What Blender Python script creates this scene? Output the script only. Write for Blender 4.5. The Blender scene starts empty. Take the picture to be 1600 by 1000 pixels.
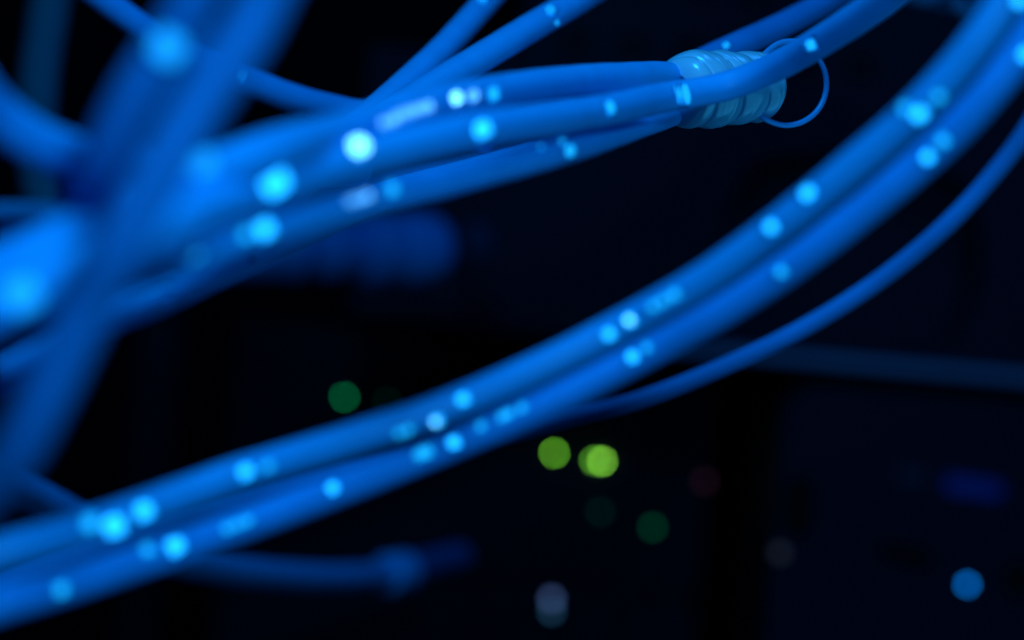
import bpy, math, random
import numpy as np
from mathutils import Vector, Matrix

random.seed(4); np.random.seed(4)
scene = bpy.context.scene
C = scene.collection

# ------------------------------------------------------------------ camera
LENS, SENS = 85.0, 36.0
F = 1600 * LENS / SENS            # focal length in photo pixels
DF = 0.433                        # focus distance, metres
ROLL = math.radians(5.0)
CAM = Vector((0, 0, 1.2))
RV = Vector((math.cos(ROLL), 0, math.sin(ROLL)))
UV = Vector((-math.sin(ROLL), 0, math.cos(ROLL)))
FV = Vector((0, 1, 0))
cd = bpy.data.cameras.new('camera')
cam = bpy.data.objects.new('camera', cd); C.objects.link(cam)
cd.lens = LENS; cd.sensor_width = SENS
cd.clip_start = 0.01; cd.clip_end = 20
cd.dof.use_dof = True; cd.dof.focus_distance = DF
cd.dof.aperture_fstop = 10.2; cd.dof.aperture_blades = 0
M = Matrix(((RV.x, UV.x, -FV.x, 0), (RV.y, UV.y, -FV.y, 0), (RV.z, UV.z, -FV.z, 0), (0, 0, 0, 1)))
cam.matrix_world = Matrix.Translation(CAM) @ M
scene.camera = cam

# ------------------------------------------------------------------ world, view, lamps
w = bpy.data.worlds.new('World'); scene.world = w; w.use_nodes = True
bg = w.node_tree.nodes['Background']
bg.inputs[0].default_value = (0.01, 0.08, 0.5, 1); bg.inputs[1].default_value = 0.012
vs = scene.view_settings
vs.view_transform = 'Standard'; vs.look = 'None'; vs.gamma = 1; vs.exposure = 0; vs.use_curve_mapping = False
scene.cycles.use_denoising = True
scene.cycles.use_adaptive_sampling = False
scene.cycles.max_bounces = 6
scene.cycles.sample_clamp_direct = 0
scene.cycles.sample_clamp_indirect = 4
scene.cycles.blur_glossy = 0.3
scene.cycles.caustics_refractive = False; scene.cycles.caustics_reflective = False


def cam_pt(r, u, f):
    return CAM + RV * r + UV * u + FV * f


def area_lamp(name, loc, aim, size, power, col):
    l = bpy.data.lights.new(name, 'AREA'); l.shape = 'DISK'; l.size = size; l.energy = power; l.color = col
    o = bpy.data.objects.new(name, l); C.objects.link(o)
    o.location = loc
    o.rotation_euler = (Vector(aim) - loc).to_track_quat('-Z', 'Y').to_euler()
    return o


KEY = cam_pt(0.07, 0.085, -0.05)
area_lamp('key_lamp', KEY, cam_pt(0, 0, 0.36), 0.035, 1.0, (0.11, 0.52, 1.0))
area_lamp('top_lamp', cam_pt(-0.03, 0.40, 0.22), cam_pt(0.0, 0.0, 0.36), 0.15, 1.25, (0.02, 0.46, 1.0))
area_lamp('rack_lamp', cam_pt(0.35, 0.75, 0.7), cam_pt(0.1, -0.05, 1.3), 0.2, 1.0, (0.02, 0.25, 1.0))


area_lamp('low_lamp', cam_pt(0.13, -0.03, 0.44), cam_pt(0.037, 0.041, 0.435), 0.14, 0.045, (0.03, 0.48, 1.0))

# ------------------------------------------------------------------ helpers
def P(px, py, m):
    d = DF / m
    return CAM + RV * ((px - 800) / F * d) + UV * ((500 - py) / F * d) + FV * d


def tag(o, label=None, cat=None, group=None, kind=None):
    if label: o['label'] = label
    if cat: o['category'] = cat
    if group: o['group'] = group
    if kind: o['kind'] = kind
    return o


def mesh_obj(name, verts, faces, mats, parent=None, midx=None, smooth=True, keep_world=True):
    me = bpy.data.meshes.new(name)
    me.from_pydata([tuple(v) for v in verts], [], [tuple(f) for f in faces])
    for m in (mats if isinstance(mats, (list, tuple)) else [mats]): me.materials.append(m)
    if midx is not None: me.polygons.foreach_set('material_index', midx)
    me.polygons.foreach_set('use_smooth', [smooth] * len(me.polygons))
    me.update()
    o = bpy.data.objects.new(name, me); C.objects.link(o)
    if parent:
        o.parent = parent
        if keep_world: o.matrix_parent_inverse = parent_matrix(parent).inverted()
    return o


def parent_matrix(o):
    m = Matrix.LocRotScale(o.location, o.rotation_euler, o.scale)
    if o.parent: m = parent_matrix(o.parent) @ o.matrix_parent_inverse @ m
    return m


def empty(name, loc, **kw):
    o = bpy.data.objects.new(name, None); C.objects.link(o); o.location = loc; o.empty_display_size = 0.02
    tag(o, **kw); return o


# ------------------------------------------------------------------ materials
def plastic(name, col, rough, spec=0.5, bump=0.0, bscale=900, ior=1.5, metallic=0.0, vary=0.12, sss=0.0, coat=0.0):
    m = bpy.data.materials.new(name); m.use_nodes = True
    nt = m.node_tree; b = nt.nodes['Principled BSDF']
    b.inputs['Base Color'].default_value = (*col, 1)
    b.inputs['Roughness'].default_value = rough
    b.inputs['Specular IOR Level'].default_value = spec
    b.inputs['IOR'].default_value = ior
    b.inputs['Metallic'].default_value = metallic
    b.inputs['Coat Weight'].default_value = coat
    tc = nt.nodes.new('ShaderNodeTexCoord')
    n = nt.nodes.new('ShaderNodeTexNoise'); n.inputs['Scale'].default_value = 160; n.inputs['Detail'].default_value = 4
    nt.links.new(tc.outputs['Object'], n.inputs['Vector'])
    mr = nt.nodes.new('ShaderNodeMapRange')
    mr.inputs['To Min'].default_value = rough * (1 - vary); mr.inputs['To Max'].default_value = rough * (1 + vary)
    nt.links.new(n.outputs['Fac'], mr.inputs['Value']); nt.links.new(mr.outputs[0], b.inputs['Roughness'])
    mx = nt.nodes.new('ShaderNodeMix'); mx.data_type = 'RGBA'
    mx.inputs[6].default_value = (*[c * (1 - vary) for c in col], 1)
    mx.inputs[7].default_value = (*[min(1, c * (1 + vary)) for c in col], 1)
    nt.links.new(n.outputs['Fac'], mx.inputs[0]); nt.links.new(mx.outputs[2], b.inputs['Base Color'])
    if bump:
        n2 = nt.nodes.new('ShaderNodeTexNoise'); n2.inputs['Scale'].default_value = bscale; n2.inputs['Detail'].default_value = 3
        nt.links.new(tc.outputs['Object'], n2.inputs['Vector'])
        bp = nt.nodes.new('ShaderNodeBump'); bp.inputs['Strength'].default_value = bump; bp.inputs['Distance'].default_value = 0.0004
        nt.links.new(n2.outputs['Fac'], bp.inputs['Height']); nt.links.new(bp.outputs[0], b.inputs['Normal'])
    return m


def emit(name, col, s):
    m = bpy.data.materials.new(name); m.use_nodes = True
    b = m.node_tree.nodes['Principled BSDF']
    b.inputs['Base Color'].default_value = (*[c * .3 for c in col], 1)
    b.inputs['Emission Color'].default_value = (*col, 1); b.inputs['Emission Strength'].default_value = s
    return m


BLUE = (0.0, 0.34, 0.82)
jacket = plastic('blue_jacket', BLUE, 0.50, 0.22, bump=0.05)
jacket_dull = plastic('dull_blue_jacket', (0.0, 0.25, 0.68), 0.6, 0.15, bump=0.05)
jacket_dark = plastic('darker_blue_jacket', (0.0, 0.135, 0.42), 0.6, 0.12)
jacket_dim = plastic('dim_blue_jacket', (0.0, 0.18, 0.52), 0.6, 0.12)  # on the slanting left pair this darker blue stands in for shade
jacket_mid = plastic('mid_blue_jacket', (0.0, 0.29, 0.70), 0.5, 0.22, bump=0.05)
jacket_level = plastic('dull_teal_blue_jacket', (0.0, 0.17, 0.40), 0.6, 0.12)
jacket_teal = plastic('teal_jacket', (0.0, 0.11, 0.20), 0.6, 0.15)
glossA = plastic('glint_cyan', BLUE, 0.35, 1.0, ior=2.0, vary=0.03)  # finishes A to E for the added glint facets; tints set the highlight colour
glossA.node_tree.nodes['Principled BSDF'].inputs['Specular Tint'].default_value = (0.1, .78, 1, 1)
glossB = plastic('glint_white', (0.1, 0.4, 0.8), 0.33, 1.0, ior=2.4, vary=0.03)
glossC = plastic('glint_satin', BLUE, 0.38, 0.9, ior=1.7, vary=0.03)
glossC.node_tree.nodes['Principled BSDF'].inputs['Specular Tint'].default_value = (0.1, 1, 1, 1)
glossD = plastic('glint_pale', BLUE, 0.34, 0.8, ior=1.7, vary=0.03)
glossE = plastic('glint_soft', BLUE, 0.46, 1.0, ior=1.8, vary=0.03)
glossE.node_tree.nodes['Principled BSDF'].inputs['Specular Tint'].default_value = (0.1, .8, 1, 1)
GL = {'A': 1, 'B': 2, 'C': 3, 'D': 4, 'E': 5}
black = plastic('black_plastic', (0.009, 0.009, 0.028), 0.6, 0.10)
blackmetal = plastic('black_painted_metal', (0.009, 0.009, 0.028), 0.6, 0.15)
greymetal = plastic('grey_painted_metal', (0.11, 0.21, 0.38), 0.5, 0.2)
void = plastic('unlit_black', (0.003, 0.003, 0.003), 0.8, 0.1)


# ------------------------------------------------------------------ cables
def catmull(pts, n=60):
    pts = [np.array(p) for p in pts]
    pts = [2 * pts[0] - pts[1]] + pts + [2 * pts[-1] - pts[-2]]
    out = []
    for i in range(1, len(pts) - 2):
        p0, p1, p2, p3 = pts[i - 1:i + 3]
        t0 = 0; t1 = t0 + np.linalg.norm(p1 - p0) ** .5; t2 = t1 + np.linalg.norm(p2 - p1) ** .5; t3 = t2 + np.linalg.norm(p3 - p2) ** .5
        for t in np.linspace(t1, t2, n, endpoint=False):
            a1 = (t1 - t) / (t1 - t0) * p0 + (t - t0) / (t1 - t0) * p1
            a2 = (t2 - t) / (t2 - t1) * p1 + (t - t1) / (t2 - t1) * p2
            a3 = (t3 - t) / (t3 - t2) * p2 + (t - t2) / (t3 - t2) * p3
            b1 = (t2 - t) / (t2 - t0) * a1 + (t - t0) / (t2 - t0) * a2
            b2 = (t3 - t) / (t3 - t1) * a2 + (t - t1) / (t3 - t1) * a3
            out.append((t2 - t) / (t2 - t1) * b1 + (t - t1) / (t2 - t1) * b2)
    out.append(pts[-2])
    out = np.array(out)
    for _ in range(12):      # gentle stiffness of a real cable
        out[1:-1] = 0.25 * out[:-2] + 0.5 * out[1:-1] + 0.25 * out[2:]
    return out


def project(v):
    d = v - np.array(CAM)
    f = d @ np.array(FV)
    return np.stack([800 + F * (d @ np.array(RV)) / f, 500 - F * (d @ np.array(UV)) / f], -1)


def unit(v):
    return v / np.linalg.norm(v, axis=-1, keepdims=True)


def cable(name, pts, dia, label, mat=None, glints=(), cat='cable', group=None, parent=None, wob=0.012):
    """dia in mm; pts = (px, py, magnification); glints = (px, py, length mm, width mm, finish): glossy facets added to the jacket, aimed to throw key lamp highlights at the camera"""
    R = dia / 2000
    path = catmull([P(*p) for p in pts])
    seg = np.linalg.norm(np.diff(path, axis=0), axis=1); s = np.concatenate([[0], np.cumsum(seg)])
    proj = project(path)
    camv = np.array(CAM); key = np.array(KEY)
    G = []
    small = []
    for (gx, gy, gl, gw, fin) in glints:      # a long highlight streak is a row of short added facets
        if gl <= 2.35: small.append((gx, gy, gl * 1.45, gw * 1.45, fin)); continue
        i = int(np.argmin((proj[:, 0] - gx) ** 2 + (proj[:, 1] - gy) ** 2)); k = max(2, round(gl / 1.5))
        for j in range(k):
            x = s[i] + (j - (k - 1) / 2) * gl / k / 1000
            q = [np.interp(x, s, proj[:, c]) for c in (0, 1)]
            small.append((gx + q[0] - proj[i][0], gy + q[1] - proj[i][1], gl / k * .95, gw, fin))
    for (gx, gy, gl, gw, fin) in small:
        i = int(np.argmin((proj[:, 0] - gx) ** 2 + (proj[:, 1] - gy) ** 2))
        c = path[i]; i0, i1 = max(i - 3, 0), min(i + 3, len(path) - 1)
        T = unit(path[i1] - path[i0])
        v = unit(camv - c)
        N = unit(v - T * (v @ T)); B = np.cross(T, N)
        dpx = unit(project((c + B * R)[None])[0] - proj[i]); rp = np.linalg.norm(project((c + B * R)[None])[0] - proj[i])
        off = np.clip(((np.array([gx, gy]) - proj[i]) @ dpx) / rp, -.62, .62)
        n = N * math.sqrt(1 - off * off) + B * off
        pt = c + n * R
        h = unit(unit(camv - pt) + unit(key - pt))
        a = unit(T - h * (T @ h)); b = np.cross(h, a)
        G.append((s[i], pt + h * R * 0.01, h, a, b, gl / 2000, gw / 2000, GL[fin]))
    # ring positions, dense near glint facets
    stops = []
    x = 0.0
    while x < s[-1]:
        stops.append(x)
        near = min([abs(x - g[0]) - g[5] * 1.5 for g in G], default=1)
        x += 0.00012 if near < 0.0002 else (0.0004 if near < 0.001 else 0.0012)
    stops.append(s[-1]); stops = np.array(stops)
    cx = np.stack([np.interp(stops, s, path[:, k]) for k in range(3)], 1)
    # smooth tangents
    T = np.stack([np.interp(stops, s, np.gradient(path[:, k], s)) for k in range(3)], 1); T = unit(T)
    ref = -np.array(FV)
    N = unit(ref - T * (T @ ref)[:, None]); B = np.cross(T, N)
    ns = 96 if G else 40
    th = np.linspace(0, 2 * math.pi, ns, endpoint=False)
    ph = random.random() * 6
    rr = R * (1 + wob * np.sin(stops * 420 + ph) * np.sin(stops * 177 + 2 * ph) + wob * .6 * np.sin(stops * 95 + ph))
    V = cx[:, None] + (N[:, None] * np.cos(th)[None, :, None] + B[:, None] * np.sin(th)[None, :, None]) * rr[:, None, None]
    mi = np.zeros(V.shape[:2], int)
    for (sg, pt, h, a, b, ga, gb, fi) in G:
        sel = np.where(np.abs(stops - sg) < ga * 1.7 + 0.0004)[0]
        W = V[sel]; d = W - pt
        u = (d @ a) / ga; q = (d @ b) / gb; hh = d @ h
        e = 3.5
        rho = (np.abs(u) ** e + np.abs(q) ** e) ** (1 / e)
        front = hh > -R * 0.9
        wgt = np.clip((1.35 - rho) / 0.35, 0, 1); wgt = wgt * wgt * (3 - 2 * wgt) * front
        kk = 30 if fi in (3, 4, 5) else 12                 # slightly domed
        crown = -0.5 * kk * ((u * ga) ** 2 + (q * gb) ** 2)
        W = W + h * ((crown - hh) * wgt)[..., None]
        V[sel] = W
        mm = mi[sel]; mm[(rho < 1.05) & front] = fi; mi[sel] = mm
    nr = len(stops)
    verts = np.concatenate([V.reshape(-1, 3), cx[:1], cx[-1:]])
    i = np.arange(nr - 1)[:, None] * ns; j = np.arange(ns)[None]; j2 = (j + 1) % ns
    quads = np.stack([i + j, i + j2, i + ns + j2, i + ns + j], -1).reshape(-1, 4)
    midx = np.concatenate([mi[:-1].reshape(-1), np.zeros(2 * ns, int)])
    faces = quads.tolist() + [(nr * ns, (k + 1) % ns, k) for k in range(ns)] + \
        [(nr * ns + 1, (nr - 1) * ns + k, (nr - 1) * ns + (k + 1) % ns) for k in range(ns)]
    o = mesh_obj(name, verts.tolist(), faces, [mat or jacket, glossA, glossB, glossC, glossD, glossE], parent=parent, midx=midx.tolist())
    if parent is None:
        tag(o, label, cat, group)
    return o


UP = 'blue network cables of the upper bundle'
cable('network_cable', [(-420, 740, 2.0), (-200, 570, 1.95), (20, 466, 1.82), (200, 378, 1.76), (400, 300, 1.57), (560, 249, 1.46), (728, 207, 1.36), (860, 187, 1.26), (950, 172, 1.18),
                        (1046, 151, 1.09), (1093, 143.5, 1.08), (1138, 133.5, 1.075), (1189, 114.5, 1.08), (1236, 91.5, 1.095), (1285, 63, 1.12), (1389, -8, 1.18), (1500, -110, 1.25), (1600, -260, 1.3), (1680, -480, 1.3), (1740, -800, 1.3)], 5.0,
      'blue cable passing in front of the clear coiled sleeve and up to the top edge', group=UP,
      glints=[(1283, 60, 1.45, 1.3, 'C'), (1047, 151, 4.2, 3.5, 'C'), (930, 172, 1.25, 1.4, 'C'), (728, 207, 1.6, 1.5, 'A'), (400, 291, 2.3, 2.3, 'A'), (540, 229, 1.6, 1.5, 'B'), (12, 470, 2.2, 2.2, 'E')])
cable('network_cable', [(-420, 640, 1.95), (-200, 500, 1.9), (0, 424, 1.75), (200, 328, 1.66), (400, 246, 1.58), (540, 206, 1.43), (700, 160, 1.28), (850, 133, 1.15), (960, 123, 1.07),
                        (1050, 121, 1.015), (1100, 133, 0.995), (1160, 138, 0.98)], 5.3,
      'blue cable with the whitest glint, running into the clear coiled sleeve', group=UP,
      glints=[(618, 181, 13, 1.6, 'D'), (580, 197, 5, 1.4, 'D'), (686, 160, 1.2, 1.2, 'B'), (714, 155, 1.3, 1.2, 'D'), (745, 152, 1.4, 1.4, 'C'), (300, 258, 2.3, 1.8, 'E')])
cable('network_cable', [(-420, 740, 1.45), (-200, 620, 1.42), (0, 525, 1.60), (100, 470, 1.60), (200, 425, 1.6), (300, 394, 1.57), (400, 364, 1.53), (590, 309, 1.41), (720, 277, 1.33), (870, 238, 1.23), (1000, 196, 1.08),
                        (1080, 168, 0.985), (1130, 150, 0.965), (1200, 113, .935), (1290, 62, .92), (1398, -6, .91), (1510, -120, .9)], 4.2,
      'blue cable along the underside of the upper bundle, separated by a dark gap', group=UP,
      glints=[(872, 241, 1.2, 1.2, 'C'), (860, 219, .8, .6, 'C'), (828, 228, .5, .5, 'C'), (592, 301, 1.0, 1.1, 'C'), (540, 316, 5.5, 1.2, 'D'), (395, 363, 1.4, 1.4, 'A'), (367, 370, 1.0, 1.0, 'C'),
              (287, 398, 1.2, 1.2, 'A'), (205, 424, 1.6, 1.3, 'A')])
cable('network_cable', [(-300, 720, 1.36), (-120, 640, 1.36), (0, 590, 1.35), (150, 507, 1.32), (250, 465, 1.28), (372, 410, 1.2), (470, 366, 1.12), (600, 306, 1.02), (760, 262, .93), (900, 218, .88), (1060, 160, .87), (1150, 125, .86)], 5.0,
      'blue cable lowest of the upper bundle on the left, with a long thin pale streak', group=UP,
      glints=[(372, 410, 1.0, 1.0, 'C'), (248, 469, 1.0, 1.0, 'C'), (222, 458, 8.0, .8, 'C')])
cable('network_cable', [(940, -260, .74), (850, -110, .78), (762, -1, .83), (687, 81, .88), (609, 153, .93), (540, 215, .97), (470, 290, 1.0), (400, 360, 1.02), (300, 410, 1.03), (150, 470, 1.04), (0, 520, 1.04), (-150, 570, 1.04)], 5.6,
      'blue cable rising steeply from behind the bundle to the top edge, left one of two', group=UP,
      glints=[(742, 11, 1.5, 1.4, 'C')])
cable('network_cable', [(1150, -230, .76), (1030, -90, .80), (903, 0, .86), (850, 31, .88), (750, 91, .92), (672, 138, .95), (580, 195, .98), (480, 262, 1.0), (330, 360, 1.0), (150, 440, 1.0), (-100, 520, 1.0)], 5.8,
      'blue cable rising from behind the bundle to the top edge, right one of two', group=UP,
      glints=[(845, 24, 1.5, 1.4, 'C'), (858, 44, .8, .9, 'C')])
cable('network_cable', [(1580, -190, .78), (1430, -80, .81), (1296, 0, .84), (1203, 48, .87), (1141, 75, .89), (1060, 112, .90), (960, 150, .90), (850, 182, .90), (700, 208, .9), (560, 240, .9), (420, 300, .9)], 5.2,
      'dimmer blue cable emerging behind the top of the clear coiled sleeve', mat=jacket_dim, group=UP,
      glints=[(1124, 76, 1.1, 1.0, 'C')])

LOW = 'paired blue cables sweeping across the lower half'
cable('network_cable', [(-260, 935, 1.530), (-120, 900, 1.530), (10, 862, 1.524), (160, 818, 1.472), (290, 772, 1.437), (370, 743, 1.418), (540, 690, 1.378), (700, 636, 1.360), (850, 572, 1.360), (980, 505, 1.360),
                        (1100, 437, 1.378), (1210, 358, 1.398), (1330, 262, 1.419), (1440, 165, 1.439), (1530, 62, 1.455), (1590, -30, 1.460), (1660, -170, 1.460), (1770, -430, 1.46), (1850, -760, 1.45), (1900, -1100, 1.44)], 4.5,
      'upper one of the paired blue cables sweeping from lower left to top right', group=LOW, mat=jacket_mid,
      glints=[(372, 741, 1.2, 1.1, 'A'), (405, 733, .9, .8, 'C'), (165, 826, 1.7, 1.6, 'A'), (212, 803, 1.4, 1.4, 'A'), (125, 822, 1.3, 1.3, 'C'), (678, 659, 1.0, 1.0, 'A'), (677, 660, .45, .45, 'B'),
              (722, 624, 1.0, 1.0, 'A'), (625, 676, 2.6, 1.1, 'C'), (988, 498, 1.0, 1.0, 'A'), (987, 497, .4, .4, 'B'), (951, 523, .95, .95, 'A'), (1045, 465, 5.0, 1.2, 'C'), (1210, 350, 1.0, 1.0, 'A'), (1266, 298, 1.2, 1.0, 'A'),
              (1440, 175, 1.3, 1.1, 'A'), (1470, 148, .9, .9, 'C'), (1418, 165, .9, .9, 'C'), (1592, 2, 1.1, 1.1, 'A')])
cable('network_cable', [(-258, 1035, 1.495), (-118, 990, 1.495), (2, 945, 1.494), (82, 923, 1.462), (262, 863, 1.410), (382, 820, 1.380), (512, 772, 1.349), (642, 721, 1.325), (762, 671, 1.325), (882, 617, 1.325), (1013, 550, 1.327),
                        (1123, 489, 1.347), (1229, 420, 1.366), (1343, 333, 1.386), (1463, 231, 1.407), (1543, 147, 1.422), (1603, 67, 1.425), (1693, -85, 1.425), (1802, -347, 1.425), (1892, -687, 1.415), (1942, -1047, 1.405)], 4.45,
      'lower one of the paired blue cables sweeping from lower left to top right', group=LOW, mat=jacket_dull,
      glints=[(80, 926, 1.1, 1.1, 'C'), (263, 857, 1.5, 1.4, 'A'), (220, 862, 1.0, 1.0, 'C'), (360, 823, 4.5, 1.1, 'C'), (510, 766, 1.0, 1.0, 'A'), (660, 708, 1.7, 1.1, 'C'), (712, 690, 1.1, 1.1, 'A'), (752, 665, .8, .8, 'C'), (790, 648, 1.6, .8, 'C'), (815, 637, .8, .8, 'C'),
              (990, 556, 1.0, 1.0, 'A'), (1015, 540, .8, .8, 'C'), (1226, 420, .9, .9, 'C'), (1453, 242, 1.0, 1.0, 'A'), (1477, 216, 1.0, 1.0, 'C'), (1600, 90, 1.1, 1.1, 'A')])
cable('network_cable', [(-100, 950, 1.25), (150, 860, 1.24), (400, 780, 1.23), (560, 733, 1.22), (700, 698, 1.2), (800, 677, 1.18), (900, 650, 1.17), (1000, 624, 1.17), (1120, 577, 1.17), (1250, 515, 1.18),
                        (1370, 440, 1.19), (1480, 350, 1.21), (1560, 262, 1.22), (1612, 190, 1.23), (1680, 60, 1.24), (1740, -120, 1.24), (1800, -400, 1.24), (1840, -800, 1.24), (1850, -1150, 1.24)], 2.65,
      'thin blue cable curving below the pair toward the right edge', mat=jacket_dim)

DG = 'out of focus cables hanging across the left foreground'
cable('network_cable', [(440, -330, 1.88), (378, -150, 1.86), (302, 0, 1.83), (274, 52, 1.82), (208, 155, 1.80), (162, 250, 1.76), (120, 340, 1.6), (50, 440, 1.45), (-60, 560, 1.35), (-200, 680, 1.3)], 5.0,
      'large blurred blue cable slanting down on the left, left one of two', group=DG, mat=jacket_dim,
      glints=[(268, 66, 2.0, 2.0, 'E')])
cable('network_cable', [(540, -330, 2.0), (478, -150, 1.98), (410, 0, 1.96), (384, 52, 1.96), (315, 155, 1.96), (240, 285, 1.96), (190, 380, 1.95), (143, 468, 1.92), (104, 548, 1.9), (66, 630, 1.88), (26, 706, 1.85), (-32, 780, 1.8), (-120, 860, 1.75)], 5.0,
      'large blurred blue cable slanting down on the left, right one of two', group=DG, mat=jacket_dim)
cable('network_cable', [(-200, -80, 1.75), (-90, 70, 1.74), (-20, 165, 1.65), (50, 218, 1.6), (130, 248, 1.55), (230, 262, 1.45), (330, 270, 1.3), (450, 275, 1.15), (560, 265, 1.05)], 5.2,
      'blurred blue cable bending in from the left edge below the teal one', group=DG)
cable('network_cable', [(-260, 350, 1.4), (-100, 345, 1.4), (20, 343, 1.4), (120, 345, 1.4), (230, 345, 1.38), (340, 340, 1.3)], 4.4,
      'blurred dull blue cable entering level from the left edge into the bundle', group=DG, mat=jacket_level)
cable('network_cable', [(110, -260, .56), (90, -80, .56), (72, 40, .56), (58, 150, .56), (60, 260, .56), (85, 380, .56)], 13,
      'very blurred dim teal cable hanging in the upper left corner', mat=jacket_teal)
cable('network_cable', [(-60, -200, .80), (60, -80, .81), (160, -2, .82), (225, 45, .83), (300, 88, .84), (385, 125, .85), (452, 152, .86), (540, 175, .88), (640, 195, .90), (760, 215, .92)], 6.0,
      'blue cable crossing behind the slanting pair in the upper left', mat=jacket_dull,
      glints=[(387, 121, 1.6, 1.6, 'E')])

t = empty('plugged_cable', P(300, 880, .72), label='dim blue cable passing behind the low pair and ending in a boot', cat='cable')
cable('jacket', [(-220, 640, .82), (-110, 690, .80), (-20, 738, .78), (60, 782, .75), (150, 830, .71), (250, 868, .66), (350, 890, .60), (450, 900, .55), (540, 902, .51), (610, 896, .48), (650, 888, .47)], 9.6, None, mat=jacket, parent=t)
cable('strain_relief', [(604, 897, .483), (634, 892, .477)], 15.0, None, mat=jacket, parent=t, wob=0)
cable('boot', [(630, 893, .477), (670, 882, .465), (718, 870, .452)], 11.5, None, mat=plastic('dim_blue_boot', (0, .08, .27), .6, .2), parent=t)


# ------------------------------------------------------------------ clear coiled sleeve with its loose end
def translucent(name):
    m = bpy.data.materials.new(name); m.use_nodes = True
    nt = m.node_tree; b = nt.nodes['Principled BSDF']
    b.inputs['Base Color'].default_value = (0.26, 0.68, 1.0, 1)
    b.inputs['Roughness'].default_value = 0.28
    b.inputs['IOR'].default_value = 1.5
    b.inputs['Transmission Weight'].default_value = 0.15
    b.inputs['Coat Weight'].default_value = 0.6; b.inputs['Coat Roughness'].default_value = 0.16; b.inputs['Coat IOR'].default_value = 1.7
    tc = nt.nodes.new('ShaderNodeTexCoord')
    n = nt.nodes.new('ShaderNodeTexNoise'); n.inputs['Scale'].default_value = 700; n.inputs['Detail'].default_value = 5
    nt.links.new(tc.outputs['Object'], n.inputs['Vector'])
    bp = nt.nodes.new('ShaderNodeBump'); bp.inputs['Strength'].default_value = 0.12; bp.inputs['Distance'].default_value = 0.0003
    nt.links.new(n.outputs['Fac'], bp.inputs['Height']); nt.links.new(bp.outputs[0], b.inputs['Normal'])
    return m


clear = translucent('clear_plastic')
A0 = np.array(P(1078, 140, 1.012)); A1 = np.array(P(1180, 136, 0.980))
sl = empty('coiled_sleeve', Vector((A0 + A1) / 2), label='clear ribbed coiled sleeve around the cables, with a thin loose loop at its end', cat='cable sleeve')


def sleeve():
    ax = unit(A1 - A0); L = np.linalg.norm(A1 - A0)
    e1 = unit(np.array(UV) - ax * (np.array(UV) @ ax)); e2 = np.cross(ax, e1)
    ns, nl = 220, 260
    s = np.linspace(-0.22, 1.12, nl) * L; th = np.linspace(0, 2 * math.pi, ns, endpoint=False)
    S, TH = np.meshgrid(s, th, indexing='ij')
    pitch = L / 2.5
    ph = S / pitch - TH / (2 * math.pi) + 0.25
    # ridges of unequal width
    fr = ph - np.floor(ph)
    R0 = 0.0064 - 0.0004 * (S / L)
    lobe = np.sqrt(np.clip(1 - (2 * fr - 1) ** 2, 0, 1))
    r = R0 + 0.00105 * lobe ** .9 - 0.00050
    f2 = (ph * 3.0 + 0.25 * np.sin(ph * 2.3)) % 1.0
    r += 0.00010 * np.sqrt(np.clip(1 - (2 * f2 - 1) ** 2, 0, 1)) * (S / L > .25)
    r += 0.00002 * np.sin(ph * 31 + np.sin(S * 2300))
    r += 0.00012 * np.sin(TH * 2 + S * 300) + 0.00007 * np.sin(TH * 5 + S * 900)
    r = r * np.where(S < 0, 0.45 + 0.55 * np.sqrt(np.clip(1 - (S / L / 0.22) ** 2, 0, 1)), 1) * (1 - 0.25 * np.clip((S / L - 1.0) / 0.12, 0, 1) ** 2)
    base = A0 + S[..., None] * ax
    dirv = np.cos(TH)[..., None] * e1 + np.sin(TH)[..., None] * e2
    Vo = base + dirv * r[..., None]; Vi = base + dirv * (np.minimum(r, R0 + .0004) - 0.0007)[..., None]
    verts = np.concatenate([Vo.reshape(-1, 3), Vi.reshape(-1, 3)])
    n = nl * ns
    f = []
    for a in range(nl - 1):
        for k in range(ns):
            k2 = (k + 1) % ns
            f.append((a * ns + k, a * ns + k2, (a + 1) * ns + k2, (a + 1) * ns + k))
            f.append((n + a * ns + k2, n + a * ns + k, n + (a + 1) * ns + k, n + (a + 1) * ns + k2))
    for a in (0, nl - 1):
        for k in range(ns):
            k2 = (k + 1) % ns
            q = (a * ns + k, n + a * ns + k, n + a * ns + k2, a * ns + k2)
            f.append(q if a == 0 else q[::-1])
    mesh_obj('sleeve_coils', verts.tolist(), f, clear, parent=sl)


sleeve()
loop_m = plastic('loop_blue', (0.01, .25, .62), 0.35, .5)
cable('loose_loop', [(1172, 122, .985), (1184, 98, .985), (1200, 79, .98), (1221, 66, .977), (1248, 66, .975), (1272, 84, .972), (1288, 110, .97), (1291, 140, .97), (1280, 169, .972), (1259, 188, .975),
                     (1232, 196, .98), (1208, 192, .985), (1190, 182, .99), (1178, 168, .99)], 1.0, None, mat=loop_m, parent=sl, wob=0)


# ------------------------------------------------------------------ rack gear behind (level in the world; the camera is rolled)
def box_mesh(bs):
    v, f = [], []
    for (x0, x1, y0, y1, z0, z1) in bs:
        n = len(v)
        v += [(x0, y0, z0), (x1, y0, z0), (x1, y1, z0), (x0, y1, z0), (x0, y0, z1), (x1, y0, z1), (x1, y1, z1), (x0, y1, z1)]
        f += [tuple(n + i for i in q) for q in ((0, 3, 2, 1), (4, 5, 6, 7), (0, 1, 5, 4), (1, 2, 6, 5), (2, 3, 7, 6), (3, 0, 4, 7))]
    return v, f


def box(name, b, mat, parent=None, bevel=0.0006):
    v, f = box_mesh([b]); o = mesh_obj(name, v, f, mat, parent=parent, smooth=False)
    if bevel:
        md = o.modifiers.new('bevel', 'BEVEL'); md.width = bevel; md.segments = 3
    return o


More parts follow.
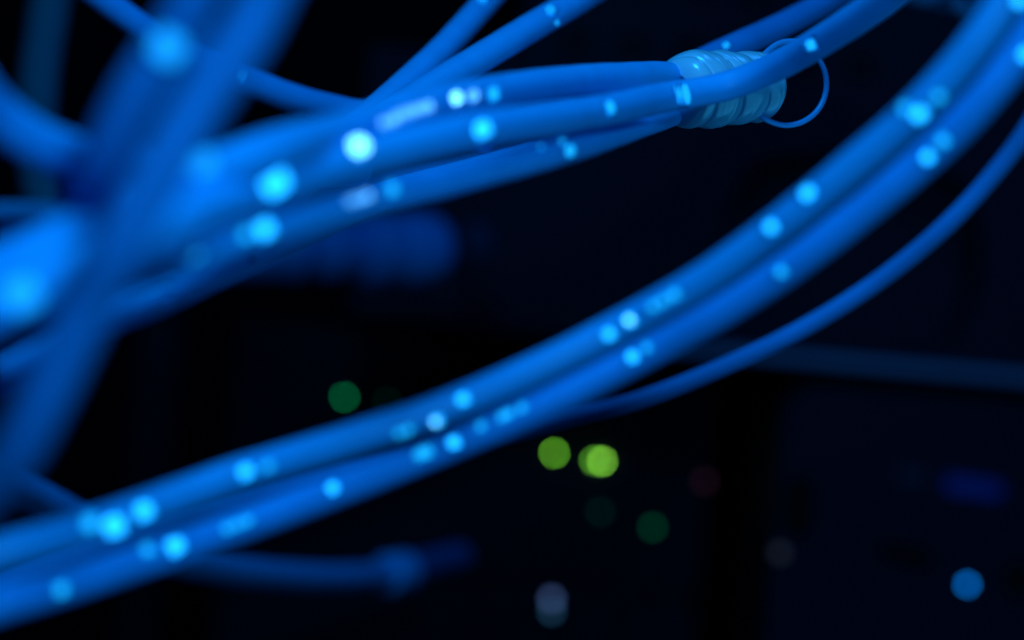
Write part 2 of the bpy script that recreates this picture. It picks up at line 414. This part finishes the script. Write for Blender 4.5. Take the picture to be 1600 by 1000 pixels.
def plate(name, x0, x1, z0, z1, y, depth, holes, mat, parent):
    """front plate with real rectangular openings and a closed box behind it"""
    xs = sorted({x0, x1, *[h[0] for h in holes], *[h[1] for h in holes]})
    zs = sorted({z0, z1, *[h[2] for h in holes], *[h[3] for h in holes]})
    v, f = [], []
    idx = {}

    def vt(x, yy, z):
        k = (round(x, 6), round(yy, 6), round(z, 6))
        if k not in idx: idx[k] = len(v); v.append(k)
        return idx[k]
    for a, b in zip(xs, xs[1:]):
        for c, d in zip(zs, zs[1:]):
            mx, mz = (a + b) / 2, (c + d) / 2
            ho = any(h[0] < mx < h[1] and h[2] < mz < h[3] for h in holes)
            if not ho:
                f.append((vt(a, y, c), vt(b, y, c), vt(b, y, d), vt(a, y, d)))
            else:
                yb = y + 0.012
                f.append((vt(a, yb, c), vt(b, yb, c), vt(b, yb, d), vt(a, yb, d)))
                for (p, q) in (((a, c), (b, c)), ((b, c), (b, d)), ((b, d), (a, d)), ((a, d), (a, c))):
                    m2x, m2z = (p[0] + q[0]) / 2, (p[1] + q[1]) / 2
                    edge = any((abs(m2x - h[0]) < 1e-7 or abs(m2x - h[1]) < 1e-7) and h[2] < m2z < h[3] or
                               (abs(m2z - h[2]) < 1e-7 or abs(m2z - h[3]) < 1e-7) and h[0] < m2x < h[1] for h in holes)
                    if edge: f.append((vt(p[0], y, p[1]), vt(q[0], y, q[1]), vt(q[0], yb, q[1]), vt(p[0], yb, p[1])))
    yb = y + depth
    f += [(vt(x0, y, z0), vt(x0, y, z1), vt(x0, yb, z1), vt(x0, yb, z0)), (vt(x1, y, z1), vt(x1, y, z0), vt(x1, yb, z0), vt(x1, yb, z1)),
          (vt(x0, y, z1), vt(x1, y, z1), vt(x1, yb, z1), vt(x0, yb, z1)), (vt(x1, y, z0), vt(x0, y, z0), vt(x0, yb, z0), vt(x1, yb, z0)),
          (vt(x1, yb, z0), vt(x0, yb, z0), vt(x0, yb, z1), vt(x1, yb, z1))]
    return mesh_obj(name, v, f, mat, parent=parent, smooth=False)


def XZ(px, py, m):
    p = P(px, py, m); return p.x, p.z


def dome(name, c, r, depth, mat, parent, n=24):
    """small domed lens facing the camera side (-Y)"""
    v = [(c.x, c.y - depth, c.z)]; f = []
    rings = 5
    for i in range(1, rings + 1):
        a = i / rings * math.pi / 2
        for k in range(n):
            t_ = 2 * math.pi * k / n
            v.append((c.x + r * math.sin(a) * math.cos(t_), c.y - depth * math.cos(a), c.z + r * math.sin(a) * math.sin(t_)))
    for k in range(n):
        v.append((c.x + r * math.cos(2 * math.pi * k / n), c.y + 0.001, c.z + r * math.sin(2 * math.pi * k / n)))
    for k in range(n):
        f.append((0, 1 + k, 1 + (k + 1) % n))
    for i in range(rings):
        for k in range(n):
            f.append((1 + i * n + k, 1 + (i + 1) * n + k, 1 + (i + 1) * n + (k + 1) % n, 1 + i * n + (k + 1) % n))
    return mesh_obj(name, v, f, mat, parent=parent)


def led(px, py, m, r, col, s, parent, name='indicator_light'):
    r *= 0.95; s *= 2.8
    return dome(name, P(px, py, m), r, r * .5, emit(name + '_glow', col, s), parent)


# wall behind everything
v, f = box_mesh([(-3, 3, 1.9, 1.95, -0.2, 3.2)])
tag(mesh_obj('back_wall', v, f, plastic('dark_wall', (0.006, 0.008, 0.012), 0.9, 0.05), smooth=False), kind='structure')

MS = 0.32; YS = P(0, 0, MS).y
# network switch with the green lights
x0, z0 = XZ(330, 1010, MS); x1, z1 = XZ(1120, 560, MS)
sw = empty('network_switch', (0.0, YS, z0), label='black network switch with green indicator lights below the paired cables', cat='network switch')
holes = []
for px in range(500, 1060, 62):
    hx, hz = XZ(px, 905, MS)
    holes.append((hx, hx + 0.0135, hz, hz + 0.0115))
hz0 = holes[0][2]; holes = [(h[0], h[1], hz0, hz0 + 0.0115) for h in holes]
plate('faceplate', x0, x1, z0 - .03, z1, YS + 0.003, 0.25, holes, black, sw)
GB = (0.14, 0.55, 0.03); GD = (0.0, 0.30, 0.06)
led(538, 621, MS * 1.0005, .0013, (0.0, .036, .012), 24, sw)
led(866, 708, MS * 1.0005, .0013, (.055, .20, .010), 16, sw)
led(929, 720, MS * 1.0005, .0012, (.03, .12, .008), 22, sw)
led(941, 721, MS * 1.0005, .0012, (.09, .26, .02), 21, sw)
led(1020, 824, MS * 1.0005, .0020, (0, .022, .008), 5, sw)
led(938, 800, MS * 1.0005, .0022, (0, .006, .005), 4, sw)
led(1101, 752, MS * 1.0005, .0026, (.014, .004, .009), 1.3, sw)
led(605, 628, MS * 1.0005, .0018, (0, .003, .002), 8, sw)

# patch panel at the top
MA = 0.33; YA = P(0, 0, MA).y
x0, z0 = XZ(860, 245, MA); x1, z1 = XZ(1420, -160, MA)
pp = empty('patch_panel', (0, YA, z0), label='dark patch panel with empty ports above the clear coiled sleeve', cat='patch panel')
holes = []
base = XZ(935, 62, MA)
for k in range(6):
    for j in range(2):
        hx = base[0] - .02 + k * 0.031; hz = base[1] - .014 + j * 0.037
        holes.append((hx, hx + .0158, hz, hz + .0175))
plate('faceplate', x0 - .02, x1 + .1, z0, z1, YA, 0.2, holes, blackmetal, pp)

# chassis on the right with pale lower lip and round handle recess
MC = 0.36; YC = P(0, 0, MC).y
x0, zb = XZ(1090, 556, MC); x0 = XZ(540, 510, MC)[0]; xs = XZ(985, 545, MC)[0]; x1, zt = XZ(1900, 300, MC)
ch = empty('server_chassis', (x0, YC, zb), label='dark server chassis at the right with a paler strip along its lower edge', cat='server')
zt = zb + 0.070


def recess_front():
    # front with a big round recess cut by a polar fan between circle and rectangle
    cx_, cz_ = XZ(1330, 400, MC); rad = 0.052
    X0, X1, Z0, Z1 = x0, x1 + .1, zb + 0.004, cz_ + 0.085
    n = 96; v = []; f = []
    for k in range(n):
        a = 2 * math.pi * k / n; c, s_ = math.cos(a), math.sin(a)
        tt = min([(X1 - cx_) / c if c > 1e-9 else 9, (X0 - cx_) / c if c < -1e-9 else 9, (Z1 - cz_) / s_ if s_ > 1e-9 else 9, (Z0 - cz_) / s_ if s_ < -1e-9 else 9])
        rx = rad * 1.25
        kk = 1 / max(abs(c) / (rx), abs(s_) / rad) * .35 + .65 / math.sqrt((c / rx) ** 2 + (s_ / rad) ** 2)
        kk = min(kk, tt * .93)
        v += [(cx_ + c * tt, YC, cz_ + s_ * tt), (cx_ + c * kk, YC, cz_ + s_ * kk), (cx_ + c * kk * .96, YC + .02, cz_ + s_ * kk * .96), (cx_ + c * tt, YC + .3, cz_ + s_ * tt)]
    v.append((cx_, YC + .02, cz_))
    for k in range(n):
        a, b = 4 * k, 4 * ((k + 1) % n)
        f += [(a, b, b + 1, a + 1), (a + 1, b + 1, b + 2, a + 2), (a + 2, b + 2, 4 * n), (a, a + 3, b + 3, b)]
    mesh_obj('front_bezel', v, f, black, parent=ch, smooth=False)


recess_front()
box('lower_strip', (xs, x1 + .1, YC - .004, YC + .02, zb + .0004, zb + .0060), greymetal, ch, bevel=.001)

# rack device lower right: rounded front, display, slots, ring button
MB = 0.36; YB = P(0, 0, MB).y
bx, bz = XZ(1190, 1010, MB); bx1, bz1 = XZ(1800, 668, MB)
dv = empty('rack_device', (bx, YB, bz), label='dark rack unit at lower right with small blue display and round lit button', cat='rack unit')


def rounded_front():
    X0, X1, Z0, Z1, r = bx, bx + 0.29, bz - .05, bz1 + .007, 0.019
    out = []
    for (cx_, cz_, a0) in ((X1 - r, Z0 + r, -90), (X1 - r, Z1 - r, 0), (X0 + r, Z1 - r, 90), (X0 + r, Z0 + r, 180)):
        for k in range(13):
            a = math.radians(a0 + k * 7.5); out.append((cx_ + r * math.cos(a), cz_ + r * math.sin(a)))
    n = len(out); v = [(x, YB, z) for x, z in out] + [(x, YB + .2, z) for x, z in out]
    f = [tuple(range(n))] + [(k, (k + 1) % n, n + (k + 1) % n, n + k)[::-1] for k in range(n)]
    o = mesh_obj('front_bezel', v, f, black, parent=dv, smooth=False)
    md = o.modifiers.new('bevel', 'BEVEL'); md.width = .0015; md.segments = 3; md.limit_method = 'ANGLE'


rounded_front()


def slot(name, px, py, wmm, hmm, mat, tilt=0, proud=.0012, em=None):
    x, z = XZ(px, py, MB); w_, h_ = wmm * 1.72 / 2000, hmm * 1.72 / 2000
    n = 28; v = []; f = []
    ca, sa = math.cos(math.radians(tilt)), math.sin(math.radians(tilt))
    for yy, sc in ((YB - proud, .93), (YB - proud * .4, 1), (YB + .001, 1)):
        for k in range(n):
            a = 2 * math.pi * k / n; c, s_ = math.cos(a), math.sin(a)
            u = w_ * sc * math.copysign(abs(c) ** .35, c); q = h_ * sc * math.copysign(abs(s_) ** .35, s_)
            v.append((x + u * ca - q * sa, yy, z + u * sa + q * ca))
    f = [tuple(range(n))]
    for i in range(2):
        for k in range(n): f.append((i * n + k, i * n + (k + 1) % n, (i + 1) * n + (k + 1) % n, (i + 1) * n + k)[::-1])
    return mesh_obj(name, v, f, mat, parent=dv, smooth=False)


slot('vent_slot', 1247, 792, 8, 17, void)
slot('vent_slot', 1415, 866, 16, 5, void, tilt=-9)
slot('vent_slot', 1590, 905, 7, 8, void)
slot('display', 1521, 761, 17, 5.0, emit('blue_display_glow', (0.0, 0.002, 0.06), 1.0), tilt=-3, proud=.0016)
slot('display', 1424, 744, 7, 3.5, emit('blue_readout_glow', (0.0, 0.001, 0.010), 1.0), tilt=-3, proud=.0016)


def torus(name, c, R, r, mat, parent, n=40, k=12):
    v, f = [], []
    for i in range(n):
        a = 2 * math.pi * i / n
        for j in range(k):
            b = 2 * math.pi * j / k
            v.append((c.x + (R + r * math.cos(b)) * math.cos(a), c.y - r * math.sin(b), c.z + (R + r * math.cos(b)) * math.sin(a)))
    for i in range(n):
        for j in range(k):
            f.append((i * k + j, ((i + 1) % n) * k + j, ((i + 1) % n) * k + (j + 1) % k, i * k + (j + 1) % k))
    return mesh_obj(name, v, f, mat, parent=parent)


bc = P(1511, 913, MB); bc.y = YB - .001
bt = dome('button', bc, .0009, .0008, black, dv)
torus('ring_light', bc, .0013, .0005, emit('button_ring_glow', (0.0, .06, .24), 22.0), bt)
led(1219, 864, MB * 1.001, .0030, (.010, .012, .020), 0.9, dv)

# small pale lamp at the bottom centre
lp = empty('media_converter', P(862, 980, .325), label='small dark box with a pale bluish light at the bottom centre', cat='network device')
q = P(862, 960, .325)
box('case', (q.x - .037, q.x + .037, q.y + .001, q.y + .1, q.z - .05, q.z + .017), black, lp, bevel=.002)
led(862, 936, .325, .0022, (.028, .05, .13), 2.6, lp)
led(862, 955, .325, .0020, (.010, .04, .08), 2.6, lp)

# rack post
x0, _ = XZ(205, 700, .30); x1, _ = XZ(268, 700, .30); y = P(0, 0, .30).y
rp = empty('rack_post', ((x0 + x1) / 2, y, 0), label='dark upright rack post behind the cables at the left', cat='rack post')
hs = [((x0 + x1) / 2 - .0035, (x0 + x1) / 2 + .0035, z, z + .007) for z in np.arange(0.8, 1.7, .0159)]
plate('post', x0, x1, 0.6, 1.9, y, .03, hs, blackmetal, rp)

# blurred round connector behind the bundle
MK = .40
pc = empty('coaxial_plug', P(600, 385, MK), label='blurred blue cylindrical plug with collar pointing right behind the bundle', cat='plug')
plugm = plastic('plug_blue', (0, .26, .75), .5, .3)


def lathe(name, a, b, prof, mat, parent, ns=48):
    """profile (t along axis, radius) turned about the axis a-b"""
    a, b = np.array(a), np.array(b); ax = unit(b - a); L = np.linalg.norm(b - a)
    e1 = unit(np.array([0, 0, 1.0]) - ax * ax[2]); e2 = np.cross(ax, e1)
    v, f = [], []
    for (t_, r) in prof:
        for k in range(ns):
            an = 2 * math.pi * k / ns
            v.append(tuple(a + ax * L * t_ + (e1 * math.cos(an) + e2 * math.sin(an)) * r))
    for i in range(len(prof) - 1):
        for k in range(ns): f.append((i * ns + k, i * ns + (k + 1) % ns, (i + 1) * ns + (k + 1) % ns, (i + 1) * ns + k))
    f.append(tuple(range(ns))[::-1]); f.append(tuple(len(prof) * ns - ns + k for k in range(ns)))
    o = mesh_obj(name, v, f, mat, parent=parent)
    return o


pa, pb = P(330, 388, MK + .015), P(690, 388, MK - .01)
lathe('body', pa, pb, [(0, 0.0132), (.02, 0.0136), (.30, 0.0136), (.31, .0150), (.36, .0150), (.37, .0136), (.46, .0136), (.47, .0148), (.50, .0148), (.51, .0136), (.60, 0.0136), (.62, 0.0127), (.64, 0.0127)], plugm, pc)
lathe('collar', pa, pb, [(.63, 0.0144), (.65, 0.0164), (.72, 0.0167), (.74, 0.0155), (.80, 0.0155), (.82, 0.0167), (.92, 0.0164), (.97, 0.0147), (1, 0.0116)], plugm, pc)
lathe('end_ring', P(722, 385, .385), P(752, 385, .383), [(0, 0.0112), (.2, 0.0121), (.8, 0.0121), (1, 0.0112)], plastic('dim_ring', (0, .03, .08), .6, .2), pc)

# dim cable coil at the top right
cable('looped_cable', [(1395, -40, .66), (1425, -5, .66), (1455, 2, .66), (1480, -10, .65), (1500, 12, .65), (1520, 22, .65), (1530, 5, .64), (1520, -30, .64), (1490, -22, .63), (1470, 6, .63), (1495, 10, .63), (1540, -10, .63), (1600, -60, .63)], 4.5,
      'dim looped cable peeking in at the top right behind the pair', mat=plastic('dim_teal_jacket', (0, .10, .22), .6, .2))
